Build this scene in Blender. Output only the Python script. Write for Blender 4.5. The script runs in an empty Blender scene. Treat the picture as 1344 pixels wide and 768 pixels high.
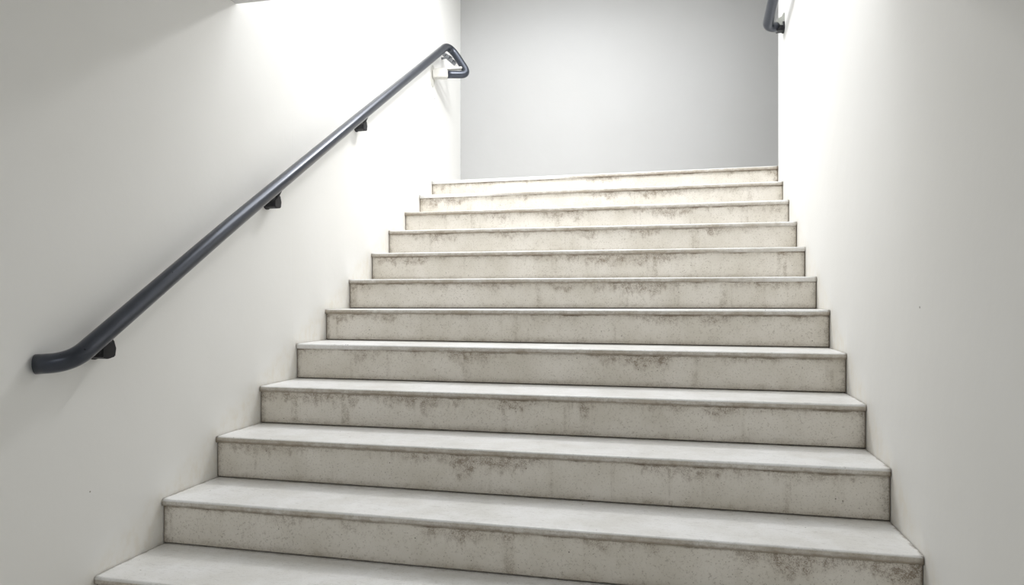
import bpy, bmesh, math, random
from mathutils import Vector, Matrix, noise

random.seed(7)
scene = bpy.context.scene
COL = scene.collection

# ------------------------------------------------------------------ camera
F, CX, CY = 917.97, 672.0, 390.56
YAW = 0.2264
CAM = Vector((1.8536, -1.9343, 0.9138))
W = 2.5644                      # width of the flight between the two walls
cs, sn = math.cos(YAW), math.sin(YAW)
cam = bpy.data.cameras.new('camera')
cam.sensor_width = 36.0
cam.lens = F / 1344 * 36
cam.shift_y = (CY - 384) / 1344
cam.clip_start = 0.02
camo = bpy.data.objects.new('camera', cam)
COL.objects.link(camo)
camo.location = CAM
camo.rotation_euler = (math.pi / 2, 0, YAW)
scene.camera = camo

scene.view_settings.view_transform = 'Standard'
scene.view_settings.look = 'None'
scene.view_settings.gamma = 1
scene.view_settings.use_curve_mapping = False
scene.view_settings.exposure = 0.14
scene.cycles.max_bounces = 10
scene.cycles.diffuse_bounces = 8
scene.cycles.use_denoising = True
scene.cycles.sample_clamp_indirect = 6


# ------------------------------------------------------------------ node helpers
class NT:
    def __init__(self, name):
        self.m = bpy.data.materials.new(name)
        self.m.use_nodes = True
        self.t = self.m.node_tree
        self.t.nodes.clear()
        self.out = self.n('ShaderNodeOutputMaterial')
        self.b = self.n('ShaderNodeBsdfPrincipled')
        self.l(self.b.outputs[0], self.out.inputs[0])

    def n(self, typ, **kw):
        nd = self.t.nodes.new(typ)
        for k, v in kw.items():
            setattr(nd, k, v)
        return nd

    def l(self, a, b):
        self.t.links.new(a, b)

    def val(self, sock, v):
        if hasattr(v, 'is_output') or isinstance(v, bpy.types.NodeSocket):
            self.l(v, sock)
        else:
            sock.default_value = v

    def math(self, op, a, b=0.0, c=None, clamp=False):
        nd = self.n('ShaderNodeMath', operation=op, use_clamp=clamp)
        self.val(nd.inputs[0], a)
        self.val(nd.inputs[1], b)
        if c is not None:
            self.val(nd.inputs[2], c)
        return nd.outputs[0]

    def smooth(self, v, lo, hi, a=0.0, b=1.0):
        nd = self.n('ShaderNodeMapRange', interpolation_type='SMOOTHSTEP')
        self.val(nd.inputs['Value'], v)
        nd.inputs['From Min'].default_value = lo
        nd.inputs['From Max'].default_value = hi
        nd.inputs['To Min'].default_value = a
        nd.inputs['To Max'].default_value = b
        return nd.outputs['Result']

    def noise(self, vec, scale, detail=4.0, rough=0.55, dist=0.0):
        nd = self.n('ShaderNodeTexNoise')
        self.l(vec, nd.inputs['Vector'])
        nd.inputs['Scale'].default_value = scale
        nd.inputs['Detail'].default_value = detail
        nd.inputs['Roughness'].default_value = rough
        nd.inputs['Distortion'].default_value = dist
        return nd.outputs['Fac']

    def voro(self, vec, scale):
        nd = self.n('ShaderNodeTexVoronoi')
        self.l(vec, nd.inputs['Vector'])
        nd.inputs['Scale'].default_value = scale
        return nd.outputs['Distance']

    def stretch(self, vec, s, off=None):
        nd = self.n('ShaderNodeMapping')
        self.l(vec, nd.inputs['Vector'])
        nd.inputs['Scale'].default_value = s
        if off is not None:
            self.val(nd.inputs['Location'], off)
        return nd.outputs[0]

    def mix(self, fac, a, b):
        nd = self.n('ShaderNodeMix', data_type='RGBA')
        self.val(nd.inputs[0], fac)
        self.val(nd.inputs[6], a)
        self.val(nd.inputs[7], b)
        return nd.outputs[2]

    def bump(self, h, strength, dist):
        nd = self.n('ShaderNodeBump')
        self.l(h, nd.inputs['Height'])
        nd.inputs['Strength'].default_value = strength
        nd.inputs['Distance'].default_value = dist
        self.l(nd.outputs[0], self.b.inputs['Normal'])

    def obj(self):
        nd = self.n('ShaderNodeTexCoord')
        return nd.outputs['Object']

    def rnd_vec(self, k=37.0):
        oi = self.n('ShaderNodeObjectInfo')
        r = self.math('MULTIPLY', oi.outputs['Random'], k)
        c = self.n('ShaderNodeCombineXYZ')
        self.l(r, c.inputs[0]); self.l(r, c.inputs[1]); self.l(r, c.inputs[2])
        return c.outputs[0]


def rgb(r, g, b):
    return (r, g, b, 1.0)


# ------------------------------------------------------------------ materials
def wall_mat(name, base, chips=(), seam=None, stair=False):
    t = NT(name)
    o = t.obj()
    big = t.noise(o, 1.3, 3, .5)
    col = t.mix(t.smooth(big, .3, .7), rgb(*base), rgb(base[0] * .98, base[1] * .978, base[2] * .972))
    if stair:
        # scuffed, faintly yellowed paint along the stair line
        sx = t.n('ShaderNodeSeparateXYZ'); t.l(o, sx.inputs[0])
        line = t.math('MINIMUM', t.math('MULTIPLY_ADD', sx.outputs[1], 0.552, 0.0), 1.80)
        h = t.math('SUBTRACT', sx.outputs[2], line)
        wob = t.math('MULTIPLY_ADD', t.noise(o, 12, 5, .7), .10, -.05)
        band = t.smooth(t.math('ADD', h, wob), .075, -.03)
        fine = t.smooth(t.noise(t.stretch(o, (1, 1, .6)), 26, 6, .7), .42, .66)
        col = t.mix(t.math('MULTIPLY', band, t.math('MULTIPLY_ADD', fine, .26, .14)), col, rgb(.70, .63, .50))
    for (c, r) in chips:
        nd = t.n('ShaderNodeVectorMath', operation='DISTANCE')
        t.l(o, nd.inputs[0]); nd.inputs[1].default_value = c
        d = t.math('ADD', nd.outputs['Value'], t.math('MULTIPLY_ADD', t.noise(o, 160, 2), r * 1.2, -r * .6))
        col = t.mix(t.smooth(d, r, r * .6), col, rgb(.30, .28, .25))
    t.l(col, t.b.inputs['Base Color'])
    t.b.inputs['Roughness'].default_value = .62
    t.b.inputs['Specular IOR Level'].default_value = .35
    fine = t.noise(o, 90, 4, .6)
    mid = t.noise(o, 4.5, 3, .5)
    h = t.math('MULTIPLY_ADD', mid, 3.0, t.math('MULTIPLY', fine, .18))
    if seam is not None:
        sx = t.n('ShaderNodeSeparateXYZ'); t.l(o, sx.inputs[0])
        dd = t.math('ABSOLUTE', t.math('SUBTRACT', sx.outputs[1], seam))
        h = t.math('SUBTRACT', h, t.smooth(dd, .004, .0, 0, .25))
    t.bump(h, .35, .0035)
    return t.m


def concrete_mat(name, base, dark, tread=False):
    t = NT(name)
    o = t.obj()
    rv = t.rnd_vec()
    add = t.n('ShaderNodeVectorMath', operation='ADD')
    t.l(o, add.inputs[0]); t.l(rv, add.inputs[1])
    p = add.outputs[0]
    sx = t.n('ShaderNodeSeparateXYZ'); t.l(o, sx.inputs[0])
    X, Y, Z = sx.outputs[0], sx.outputs[1], sx.outputs[2]
    cloud = t.noise(p, 5.0, 5, .6)
    col = t.mix(t.smooth(cloud, .3, .72), rgb(*base), rgb(base[0] * .86, base[1] * .85, base[2] * .82))
    grain = t.noise(p, 125, 3, .75)
    col = t.mix(t.math('MULTIPLY', t.smooth(grain, .54, .70), .34 if tread else .54), col, rgb(*dark))
    pal = t.smooth(t.noise(p, 120, 2, .6), .58, .74)
    col = t.mix(t.math('MULTIPLY', pal, .22), col, rgb(.82, .81, .78))
    # pin holes
    pits = t.smooth(t.voro(p, 26), .085, .045)
    keep = t.smooth(t.noise(p, 13, 2), .52, .60)
    pm = t.math('MULTIPLY', pits, keep)
    col = t.mix(t.math('MULTIPLY', pm, .8), col, rgb(.13, .11, .085))
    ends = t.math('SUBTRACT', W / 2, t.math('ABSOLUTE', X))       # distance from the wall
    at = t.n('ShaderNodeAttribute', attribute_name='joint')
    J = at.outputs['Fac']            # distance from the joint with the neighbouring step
    grit = t.noise(p, 240, 3, .75)
    clump = t.noise(p, 34, 5, .72)
    speck = t.smooth(t.math('MULTIPLY_ADD', grit, .5, t.math('MULTIPLY', clump, .5)), .44, .60)
    # loose dark grains, denser in some areas
    gm = t.math('MULTIPLY', t.smooth(t.voro(p, 95), .20, .09), t.smooth(t.noise(p, 20, 4, .7), .44, .62))
    if not tread:
        col = t.mix(t.math('MULTIPLY', gm, .70), col, rgb(.20, .165, .12))
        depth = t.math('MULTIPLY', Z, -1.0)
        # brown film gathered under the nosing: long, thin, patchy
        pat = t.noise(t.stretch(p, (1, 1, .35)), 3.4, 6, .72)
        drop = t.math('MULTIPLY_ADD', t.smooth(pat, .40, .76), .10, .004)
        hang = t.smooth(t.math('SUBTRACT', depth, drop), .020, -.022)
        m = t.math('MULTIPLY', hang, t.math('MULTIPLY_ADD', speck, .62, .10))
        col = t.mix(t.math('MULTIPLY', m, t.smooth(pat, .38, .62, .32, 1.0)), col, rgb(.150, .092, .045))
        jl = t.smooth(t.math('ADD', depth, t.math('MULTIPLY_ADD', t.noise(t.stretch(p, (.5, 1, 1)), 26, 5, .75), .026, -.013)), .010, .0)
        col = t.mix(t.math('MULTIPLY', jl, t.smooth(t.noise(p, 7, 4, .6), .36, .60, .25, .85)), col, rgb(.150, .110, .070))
        # vertical drips
        dr = t.noise(t.stretch(p, (1, 1, .05)), 9, 4, .6)
        dm = t.math('MULTIPLY', t.smooth(dr, .58, .70), t.math('MULTIPLY_ADD', speck, .8, .08))
        col = t.mix(t.math('MULTIPLY', dm, .6), col, rgb(.24, .19, .13))
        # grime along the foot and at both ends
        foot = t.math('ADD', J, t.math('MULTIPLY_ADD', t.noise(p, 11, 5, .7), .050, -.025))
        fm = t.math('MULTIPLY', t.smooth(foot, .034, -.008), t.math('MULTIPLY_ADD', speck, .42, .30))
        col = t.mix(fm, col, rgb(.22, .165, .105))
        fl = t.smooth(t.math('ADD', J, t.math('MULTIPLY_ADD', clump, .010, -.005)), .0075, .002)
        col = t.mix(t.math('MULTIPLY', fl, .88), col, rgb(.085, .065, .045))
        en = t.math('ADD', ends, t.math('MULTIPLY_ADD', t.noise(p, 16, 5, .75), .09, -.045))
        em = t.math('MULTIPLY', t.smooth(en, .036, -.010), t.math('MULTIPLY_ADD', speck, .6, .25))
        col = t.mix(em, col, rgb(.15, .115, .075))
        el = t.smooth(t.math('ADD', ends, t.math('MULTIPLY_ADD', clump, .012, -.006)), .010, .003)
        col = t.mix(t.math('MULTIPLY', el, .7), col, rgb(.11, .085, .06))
    else:
        # worn grey scratches and scuffs on the walking surface
        sc = t.noise(t.stretch(p, (1, 2.8, 1)), 24, 6, .72, 1.2)
        col = t.mix(t.math('MULTIPLY', t.smooth(sc, .53, .68), .34), col, rgb(.42, .41, .39))
        blot = t.noise(p, 3.2, 4, .6)
        col = t.mix(t.math('MULTIPLY', t.smooth(blot, .58, .74), .10), col, rgb(.52, .46, .36))
        col = t.mix(t.math('MULTIPLY', gm, .22), col, rgb(.25, .22, .18))
        # the edge of the slab is bare, unpolished and dirty
        edge = t.math('MULTIPLY', t.smooth(Z, -.004, -.009), t.smooth(Y, .012, .004))
        ecol = t.mix(t.smooth(t.noise(p, 5, 5, .7), .38, .66), rgb(.66, .635, .59), rgb(.50, .455, .385))
        ecol = t.mix(t.math('MULTIPLY', speck, .38), ecol, rgb(.22, .17, .115))
        col = t.mix(edge, col, ecol)
        low = t.smooth(t.math('ADD', Z, t.math('MULTIPLY_ADD', t.noise(p, 30, 5, .75), .020, -.010)), -.014, -.023)
        col = t.mix(t.math('MULTIPLY', t.math('MULTIPLY', low, t.smooth(Y, .012, .002)), .62), col, rgb(.19, .145, .095))
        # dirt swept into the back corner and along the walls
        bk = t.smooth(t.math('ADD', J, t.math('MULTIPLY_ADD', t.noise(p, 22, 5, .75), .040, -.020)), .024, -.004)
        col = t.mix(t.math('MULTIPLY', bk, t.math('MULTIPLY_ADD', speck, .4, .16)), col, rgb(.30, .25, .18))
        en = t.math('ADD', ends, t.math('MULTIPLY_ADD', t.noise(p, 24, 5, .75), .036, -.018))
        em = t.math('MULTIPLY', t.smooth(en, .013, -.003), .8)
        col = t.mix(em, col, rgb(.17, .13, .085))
    t.l(col, t.b.inputs['Base Color'])
    t.b.inputs['Roughness'].default_value = .42 if tread else .7
    t.b.inputs['Specular IOR Level'].default_value = .5 if tread else .3
    hb = t.math('MULTIPLY_ADD', t.noise(p, 60, 5, .65), 1.0, t.math('MULTIPLY', pm, -1.5))
    hb = t.math('ADD', hb, t.math('MULTIPLY', t.noise(p, 9, 3, .5), 1.4))
    t.bump(hb, .30, .002)
    return t.m


def paint_mat(name, base, rough, metallic=0.0, spec=.5, bump=0.0):
    t = NT(name)
    o = t.obj()
    n1 = t.noise(o, 14, 4, .6)
    col = t.mix(t.smooth(n1, .3, .7), rgb(*base), rgb(*(c * .86 for c in base)))
    t.l(col, t.b.inputs['Base Color'])
    t.b.inputs['Metallic'].default_value = metallic
    t.b.inputs['Specular IOR Level'].default_value = spec
    r = t.math('MULTIPLY_ADD', t.noise(o, 60, 4, .6), .12, rough - .06)
    t.l(r, t.b.inputs['Roughness'])
    if bump:
        t.bump(t.noise(o, 220, 3, .6), bump, .0008)
    return t.m


M_WALL_L = wall_mat('wall_paint_left', (.85, .847, .83), chips=[((0, -.02, .28), .0035), ((0, 3.36, 2.50), .007)], seam=1.22, stair=True)
M_WALL_R = wall_mat('wall_paint_right', (.78, .778, .765), chips=[((W, .352, .885), .0045)], stair=True)
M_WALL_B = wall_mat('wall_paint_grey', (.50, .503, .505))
M_CEIL = wall_mat('ceiling_paint', (.60, .595, .585))
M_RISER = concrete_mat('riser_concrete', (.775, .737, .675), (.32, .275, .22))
M_TREAD = concrete_mat('tread_stone', (.87, .872, .875), (.55, .53, .50), tread=True)
M_FLOOR = wall_mat('floor_screed', (.74, .73, .70))
M_RAIL = paint_mat('rail_paint', (.046, .053, .071), .30, .60, .5)
M_RAIL.node_tree.nodes['Principled BSDF'].inputs['Coat Weight'].default_value = .35
M_RAIL.node_tree.nodes['Principled BSDF'].inputs['Coat Roughness'].default_value = .28
M_BLACK = paint_mat('bracket_black', (.012, .012, .016), .45, 0, .4)
M_WHITE = paint_mat('bracket_white', (.62, .61, .57), .45, 0, .4)
M_STEEL = paint_mat('bracket_steel', (.30, .31, .33), .35, .8, .5)
M_GREY = paint_mat('bracket_grey', (.42, .43, .40), .45, 0, .5)


# ------------------------------------------------------------------ mesh helpers
def link(name, bm, mat, parent=None, loc=(0, 0, 0)):
    bmesh.ops.recalc_face_normals(bm, faces=bm.faces[:])
    me = bpy.data.meshes.new(name)
    bm.to_mesh(me)
    bm.free()
    me.materials.append(mat)
    ob = bpy.data.objects.new(name, me)
    ob.location = loc
    COL.objects.link(ob)
    if parent is not None:
        ob.parent = parent
    return ob


def add_box(bm, lo, hi, bevel=0.0, seg=2):
    vs = [bm.verts.new((x, y, z)) for x in (lo[0], hi[0]) for y in (lo[1], hi[1]) for z in (lo[2], hi[2])]
    idx = [(0, 1, 3, 2), (4, 6, 7, 5), (0, 4, 5, 1), (2, 3, 7, 6), (0, 2, 6, 4), (1, 5, 7, 3)]
    fs = [bm.faces.new([vs[i] for i in f]) for f in idx]
    if bevel:
        es = list({e for f in fs for e in f.edges})
        r = bmesh.ops.bevel(bm, geom=es, offset=bevel, segments=seg, affect='EDGES', profile=.5)
        for f in r['faces']:
            f.smooth = True
    return vs


def struct(name, boxes, mat):
    bm = bmesh.new()
    for lo, hi in boxes:
        add_box(bm, lo, hi)
    ob = link(name, bm, mat)
    ob['kind'] = 'structure'
    return ob


def empty(name, loc, label, cat, group=None):
    o = bpy.data.objects.new(name, None)
    o.location = loc
    COL.objects.link(o)
    o['label'] = label
    o['category'] = cat
    if group:
        o['group'] = group
    return o


def catmull(pts, n=10):
    P = [Vector(p) for p in pts]
    P = [P[0] * 2 - P[1]] + P + [P[-1] * 2 - P[-2]]
    out = []
    for i in range(1, len(P) - 2):
        a, b, c, d = P[i - 1:i + 3]
        for k in range(n):
            t = k / n
            # centripetal-like uniform spline
            out.append(.5 * ((2 * b) + (c - a) * t + (2 * a - 5 * b + 4 * c - d) * t * t + (3 * b - a - 3 * c + d) * t ** 3))
    out.append(P[-2])
    return out


def fillet(pts, radii, n=10):
    """polyline with rounded corners; radii[i] belongs to the inner point i"""
    P = [Vector(p) for p in pts]
    out = [P[0]]
    for i in range(1, len(P) - 1):
        a, b, c = P[i - 1], P[i], P[i + 1]
        r = radii[i - 1]
        u, v = (a - b).normalized(), (c - b).normalized()
        s, e = b + u * r, b + v * r
        for k in range(n + 1):
            t = k / n
            out.append((1 - t) ** 2 * s + 2 * t * (1 - t) * b + t * t * e)
    out.append(P[-1])
    return out


def add_tube(bm, pts, rad, seg=28, cap=True, round_cap=0.0):
    P = [Vector(p) for p in pts]
    rad = rad if isinstance(rad, (list, tuple)) else [rad] * len(P)
    tang = []
    for i in range(len(P)):
        a = P[max(i - 1, 0)]
        b = P[min(i + 1, len(P) - 1)]
        tang.append((b - a).normalized())
    nrm = tang[0].orthogonal().normalized()
    rings = []
    for i, (p, t) in enumerate(zip(P, tang)):
        nrm = (nrm - t * nrm.dot(t)).normalized()
        bn = t.cross(nrm)
        rings.append([bm.verts.new(p + (nrm * math.cos(2 * math.pi * k / seg) + bn * math.sin(2 * math.pi * k / seg)) * rad[i]) for k in range(seg)])
    for r0, r1 in zip(rings, rings[1:]):
        for k in range(seg):
            f = bm.faces.new((r0[k], r0[(k + 1) % seg], r1[(k + 1) % seg], r1[k]))
            f.smooth = True
    if cap:
        bm.faces.new(list(reversed(rings[0])))
        bm.faces.new(rings[-1])
    return rings


def add_prism(bm, outline, x0, x1):
    """extrude a (y,z) outline along x"""
    a = [bm.verts.new((x0, y, z)) for y, z in outline]
    b = [bm.verts.new((x1, y, z)) for y, z in outline]
    n = len(outline)
    bm.faces.new(a)
    bm.faces.new(list(reversed(b)))
    for i in range(n):
        bm.faces.new((a[i], b[i], b[(i + 1) % n], a[(i + 1) % n]))


# ------------------------------------------------------------------ the stairs
# where each nosing meets the left wall (x = 0) and the right wall (x = W): (y, z)
NOSE_L_PX = [(122.5, 757), (211.4, 655), (282.6, 573), (340, 507), (388, 451), (426.4, 406), (457.4, 366.7), (487, 332.3),
             (509.6, 302.7), (531, 278.7), (550, 256), (566.5, 237.6)]
NOSE_R_PX = [None, (1214, 731.0), (1170.6, 616), (1138, 531), (1112, 464), (1090, 407), (1072.6, 363), (1057.5, 323.8),
             (1046.5, 290.6), (1036, 262), (1028, 237.7), (1021.6, 217.2)]


def on_wall(px, x):
    u = (px[0] - CX) / F
    t = (x - CAM.x) / (cs * u - sn)
    return CAM.y + t * (sn * u + cs), CAM.z + t * (CY - px[1]) / F


NL = [on_wall(p, 0) for p in NOSE_L_PX]
NR = [None if p is None else on_wall(p, W) for p in NOSE_R_PX]
NR[0] = (NR[1][0] - .305, NR[1][1] - .171)

GAP = .0025          # shadow joint between the steps and the walls
OVER = .011          # nosing overhang
TH = .025            # thickness of a tread slab
N = len(NL)
FLOOR_Z = min(NL[0][1], NR[0][1]) - .171
LAND_Z = (NL[-1][1] + NR[-1][1]) / 2

stairs = empty('staircase', (W / 2, NL[0][0], FLOOR_Z),
               'worn pale concrete staircase of twelve steps climbing between the two white walls', 'staircase')
base = Vector(stairs.location)


def lerp(a, b, f):
    return a + (b - a) * f


def front(i, x):
    """nosing of step i at x: (y, z) in the world"""
    f = x / W
    return lerp(NL[i][0], NR[i][0], f), lerp(NL[i][1], NR[i][1], f)


NX = 60
for i in range(N):
    oy, oz = front(i, W / 2)
    org = Vector((W / 2, oy, oz))
    xs = [GAP + (W - 2 * GAP) * k / NX for k in range(NX + 1)]
    # --- riser block
    bm = bmesh.new()
    lay = bm.verts.layers.float.new('joint')
    rows = []
    for x in xs:
        y, z = front(i, x)
        zb = front(i - 1, x)[1] if i else FLOOR_Z
        y0 = y + OVER
        back = y0 + .10
        prof = [(y0, z - TH), (y0, zb + .0045), (y0 + .012, zb + .0045), (y0 + .012, zb), (back, zb), (back, z - TH)]
        row = []
        for a, b in prof:
            v = bm.verts.new((x - org.x, a - org.y, b - org.z))
            v[lay] = b - zb
            row.append(v)
        rows.append(row)
    for r0, r1 in zip(rows, rows[1:]):
        n = len(r0)
        for k in range(n):
            bm.faces.new((r0[k], r0[(k + 1) % n], r1[(k + 1) % n], r1[k]))
    bm.faces.new(rows[0]); bm.faces.new(list(reversed(rows[-1])))
    # the origin of the step lies on the joint under its nosing
    for v in bm.verts:
        v.co.z += TH
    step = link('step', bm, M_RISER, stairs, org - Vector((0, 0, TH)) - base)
    # --- tread slab with a rounded, slightly worn nosing
    bm = bmesh.new()
    lay = bm.verts.layers.float.new('joint')
    rows = []
    R1, R2 = .0085, .003
    for k, x in enumerate(xs):
        y, z = front(i, x)
        if i < N - 1:
            yb = front(i + 1, x)[0] + OVER + .03
        else:
            yb = y + .34
        wv = noise.noise(Vector((x * 2.3, i * 5.1, 0))) * .0016 + noise.noise(Vector((x * 9, i * 5.1, 3))) * .0005
        zv = noise.noise(Vector((x * 1.7, i * 3.3, 8))) * .0008
        prof = []
        for q in range(9):
            a = math.pi / 2 * q / 8
            prof.append((y + R1 - R1 * math.sin(a) + wv, z - R1 + R1 * math.cos(a) + zv))
        for q in range(5):
            a = math.pi / 2 * q / 4
            prof.append((y + R2 - R2 * math.cos(a) + wv, z - TH + R2 - R2 * math.sin(a)))
        prof.append((y + .09, z - TH))
        prof.append((yb, z - TH))
        prof.append((yb, z))
        row = []
        for a, b in prof:
            v = bm.verts.new((x - org.x, a - org.y, b - org.z))
            v[lay] = yb - .03 - a
            row.append(v)
        rows.append(row)
    n = len(rows[0])
    for r0, r1 in zip(rows, rows[1:]):
        for k in range(n):
            f = bm.faces.new((r0[k], r0[(k + 1) % n], r1[(k + 1) % n], r1[k]))
            f.smooth = k < 13
    bm.faces.new(rows[0]); bm.faces.new(list(reversed(rows[-1])))
    link('tread', bm, M_TREAD, step, (0, 0, TH))

# ------------------------------------------------------------------ the setting
YF = -4.2            # end of the lower lobby, behind the camera
YB = 4.06            # far wall of the upper landing
YE = 3.205           # end of the right wall at the landing
XR = 4.6             # the landing runs on to the right
ZT = 3.72            # upper ceiling
SLAB_Y, SLAB_Z = .763, 2.192
T = .16

struct('wall_left', [((-T, YF, FLOOR_Z - .1), (0, YB + T, ZT + .3))], M_WALL_L)
struct('wall_right', [((W, YF, FLOOR_Z - .1), (W + T, YE, ZT + .3)), ((W + T, YE - T, FLOOR_Z - .1), (XR, YE, ZT + .3))], M_WALL_R)
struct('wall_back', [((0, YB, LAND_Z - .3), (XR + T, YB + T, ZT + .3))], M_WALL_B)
struct('wall_landing_end', [((XR, YE - T, LAND_Z - .3), (XR + T, YB, ZT + .3))], M_WALL_R)
struct('floor', [((0, YF, FLOOR_Z - .1), (W, max(NL[0][0], NR[0][0]) + .10, FLOOR_Z))], M_FLOOR)
lf = front(N - 1, 0)[0]
struct('floor_landing', [((0, max(NL[-1][0], NR[-1][0]) + .34, LAND_Z - .12), (W, YB, LAND_Z)),
                         ((W, YE, LAND_Z - .12), (XR, YB, LAND_Z))], M_FLOOR)
# low ceiling over the foot of the stairs, with its bulkhead up to the skylit ceiling
struct('ceiling_low', [((0, YF, SLAB_Z), (W, SLAB_Y, SLAB_Z + .28))], M_CEIL)
struct('wall_bulkhead', [((0, SLAB_Y - .15, SLAB_Z + .28), (W, SLAB_Y, ZT))], M_CEIL)
SX0, SX1, SY0, SY1 = .25, 1.75, 1.00, 3.30
struct('ceiling_high', [((0, SLAB_Y - .15, ZT), (SX0, YB, ZT + .2)), ((SX1, SLAB_Y - .15, ZT), (W, YB, ZT + .2)),
                        ((SX0, SLAB_Y - .15, ZT), (SX1, SY0, ZT + .2)), ((SX0, SY1, ZT), (SX1, YB, ZT + .2)),
                        ((W, YE, ZT), (XR, YB, ZT + .2))], M_CEIL)

# ------------------------------------------------------------------ left handrail
RX = .09             # stand-off of the rail from the wall
RR = .030


def rail_z(y):
    return .846 + .6145 * y


def ray(px, t):
    u = (px[0] - CX) / F
    return Vector((CAM.x + t * (cs * u - sn), CAM.y + t * (sn * u + cs), CAM.z + t * (CY - px[1]) / F))


hr = empty('handrail', (0, .8, 1.0), 'long dark blue-grey tube handrail sloping up the left white wall', 'handrail')


def child(name, bm, mat, parent, origin=None):
    return link(name, bm, mat, parent)


def shifted(bm, by):
    for v in bm.verts:
        v.co -= by


HB = Vector(hr.location)
yl = -.135
pA = ray((589, 58), 5.649)
pA.x = RX
path = fillet([(.002, -.221, .7145), (.088, -.178, .7195), (RX, .6, rail_z(.6)), (RX, 1.9, rail_z(1.9)), pA,
               ray((615, 98), 5.60), ray((586, 97.8), 5.54)], [.062, .2, .01, .15, .07], 14)
def resample(P, d):
    out = [P[0]]
    for a, b in zip(P, P[1:]):
        n = max(1, math.ceil((b - a).length / d))
        if (b - a).length < 1e-4:
            continue
        out += [a.lerp(b, k / n) for k in range(1, n + 1)]
    return out


path = resample([Vector(p) for p in path], .04)
bm = bmesh.new()
add_tube(bm, path, RR, 32)
shifted(bm, HB)
link('rail', bm, M_RAIL, hr)


def bracket(y):
    """black clamp block under the rail with its arm to the wall"""
    zc = rail_z(y) - .100
    a = math.atan(.6145)
    bm = bmesh.new()
    # angled block, its top cut to the slope of the rail
    s = .029
    prof = [(-s, -.022), (-s * .2, -.030), (s * .9, -.024), (s * 1.05, .004), (s * .75, .030), (s * .25, .040), (-s, .005)]
    add_prism(bm, prof, .004, .062)
    bmesh.ops.bevel(bm, geom=bm.edges[:], offset=.003, segments=2, affect='EDGES')
    # neck that reaches the underside of the tube
    add_tube(bm, [(.045, 0, .012), (.062, 0, .045), (RX - .01, 0, .078)], .012, 14)
    # small screw heads
    for zz in (-.021,):
        add_tube(bm, [(.018, -.004, zz - .001), (.018, -.004, zz - .006)], .006, 10)
    org = Vector((0, y, zc))
    b = link('bracket', bm, M_BLACK, hr, org - HB)
    b['label'] = 'small black bracket'
    bm = bmesh.new()
    add_tube(bm, [(.0005, 0, 0), (.006, 0, 0)], .033, 24)
    link('wall_plate', bm, M_BLACK, b)
    return b


for y in (-.005, .995, 1.942):
    bracket(y)

# white socket that carries the returned top end
pw = ray((567, 98), 5.525)
pw.x = 0
pe = ray((587.6, 97.8), 5.542)
bm = bmesh.new()
d = (pe - pw)
add_box(bm, (0.0, -.034, -.031), (d.length, .034, .031), .007, 2)
rot = Vector((1, 0, 0)).rotation_difference(d.normalized()).to_matrix().to_4x4()
bmesh.ops.transform(bm, matrix=rot, verts=bm.verts[:])
so = link('end_socket', bm, M_WHITE, hr, pw - HB)
so['label'] = 'white end socket'
bm = bmesh.new()
ring = []
for k in range(28):
    a = 2 * math.pi * k / 28
    ring.append((math.cos(a) * .050, math.sin(a) * .088 - .012))
a = [bm.verts.new((.0004, y, z)) for y, z in ring]
b = [bm.verts.new((.007, y * .95, z * .96)) for y, z in ring]
bm.faces.new(a); bm.faces.new(list(reversed(b)))
for k in range(28):
    bm.faces.new((a[k], b[k], b[(k + 1) % 28], a[(k + 1) % 28]))
link('wall_plate', bm, M_WHITE, so)
# white cross bar above the socket and the small steel clip behind the loop
q0 = ray((568, 92.2), 5.55); q0.x = .0
q1 = ray((606, 89.6), 5.60)
bm = bmesh.new()
d = q1 - q0
add_box(bm, (0, -.02, -.009), (d.length, .02, .009), .004, 2)
rot = Vector((1, 0, 0)).rotation_difference(d.normalized()).to_matrix().to_4x4()
bmesh.ops.transform(bm, matrix=rot, verts=bm.verts[:])
cb = link('cross_bar', bm, M_WHITE, hr, q0 - HB)
cb['label'] = 'white cross bar'
c0 = ray((582.5, 71.5), 5.74)
c1 = ray((597, 84), 5.66)
bm = bmesh.new()
d = c1 - c0
add_box(bm, (0, -.012, -.014), (d.length, .012, .014), .004, 2)
for f in (.12, .45, .8):
    add_box(bm, (d.length * f - .012, -.020, -.005), (d.length * f + .014, .020, .026 if f == .45 else .020), .004, 1)
rot = Vector((1, 0, 0)).rotation_difference(d.normalized()).to_matrix().to_4x4()
bmesh.ops.transform(bm, matrix=rot, verts=bm.verts[:])
# stem into the wall
mid = (c1 - c0) * .3
add_tube(bm, [mid, Vector((-c0.x + .001, mid.y + .02, mid.z))], .009, 12)
cl = link('end_clip', bm, M_STEEL, hr, c0 - HB)
cl['label'] = 'grey steel clip'

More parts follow.
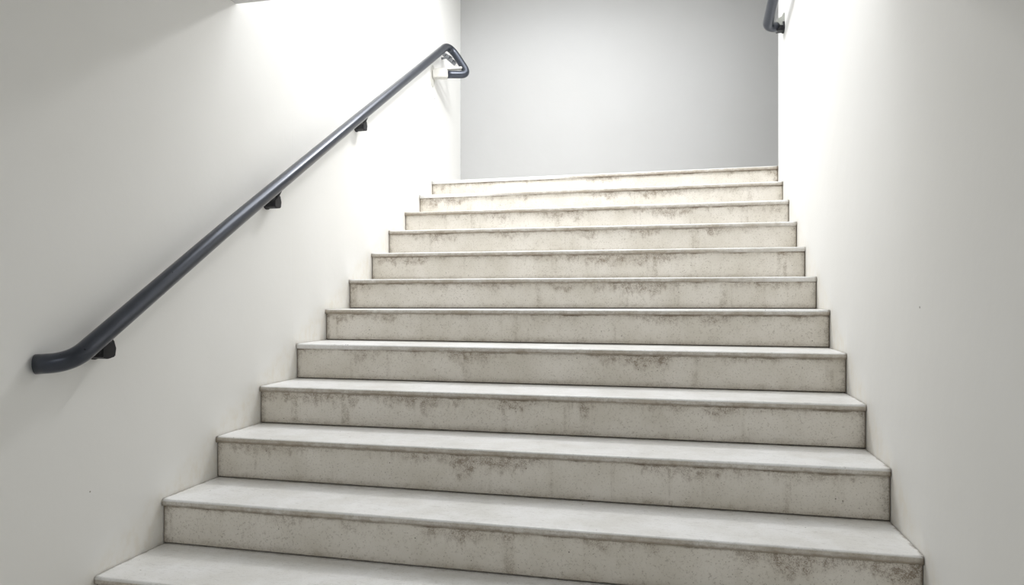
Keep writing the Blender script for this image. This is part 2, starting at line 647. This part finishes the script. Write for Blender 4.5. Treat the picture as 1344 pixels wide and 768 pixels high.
# ------------------------------------------------------------------ right handrail
r0 = ray((1007.6, 33.5), 4.57)
r1 = ray((1015.4, -1), 4.31)
dirr = (r1 - r0).normalized()
far = r0 + dirr * 1.25
far.x = r0.x
wl = ray((1027.2, 33.0), 4.60)
rr = empty('handrail', (W, r0.y, r0.z), 'dark handrail end bent into the right wall at top of photo', 'handrail')
RB = Vector(rr.location)
near = Vector((W - .012, far.y - .10, far.z + .01))
pts = fillet([Vector((W - .045, wl.y, r0.z + .004)), Vector((r0.x, r0.y + .012, r0.z)), far, near], [.045, .05], 12)
bm = bmesh.new()
add_tube(bm, pts, .033, 32)
shifted(bm, RB)
link('rail', bm, M_RAIL, rr)
bm = bmesh.new()
org = Vector((W, wl.y, r0.z))
add_box(bm, (-.048, -.03, -.028), (-.0004, .03, .004), .004, 2)
add_tube(bm, [(-.012, 0, 0), (-.0006, 0, 0)], .040, 24)
b = link('bracket', bm, M_BLACK, rr, org - RB)
bm = bmesh.new()
a = [(-.046, .006), (-.0005, .006), (-.0005, .085), (-.008, .085), (-.018, .062), (-.046, .048)]
vs0 = [bm.verts.new((x, -.028, z)) for x, z in a]
vs1 = [bm.verts.new((x, .028, z)) for x, z in a]
bm.faces.new(vs0); bm.faces.new(list(reversed(vs1)))
for k in range(len(a)):
    bm.faces.new((vs0[k], vs1[k], vs1[(k + 1) % len(a)], vs0[(k + 1) % len(a)]))
s2 = link('end_socket', bm, M_GREY, rr, org - RB)
s2['label'] = 'pale grey end socket'

# ------------------------------------------------------------------ light
def area(name, loc, rot, sx, sy, power, col):
    l = bpy.data.lights.new(name, 'AREA')
    l.shape = 'RECTANGLE'
    l.size, l.size_y = sx, sy
    l.energy = power
    l.color = col
    o = bpy.data.objects.new(name, l)
    o.location = loc
    o.rotation_euler = rot
    COL.objects.link(o)
    return o


area('skylight_daylight', ((SX0 + SX1) / 2, (SY0 + SY1) / 2, ZT + .02), (0, 0, 0), SX1 - SX0, SY1 - SY0, 48, (.97, .985, 1.0))

area('lobby_fill', (W / 2, -2.75, SLAB_Z - .03), (0, 0, 0), 1.2, .6, 11, (.965, .985, 1.0))  # unseen fill light added under the low ceiling to brighten the risers

area('stair_lamp', (1.02, 2.45, 3.38), (0, 0, 0), .26, .26, 25, (1.0, .99, .975))

w = bpy.data.worlds.new('daylight')
scene.world = w
w.use_nodes = True
bg = w.node_tree.nodes['Background']
bg.inputs[0].default_value = (.93, .97, 1.0, 1)
bg.inputs[1].default_value = .38
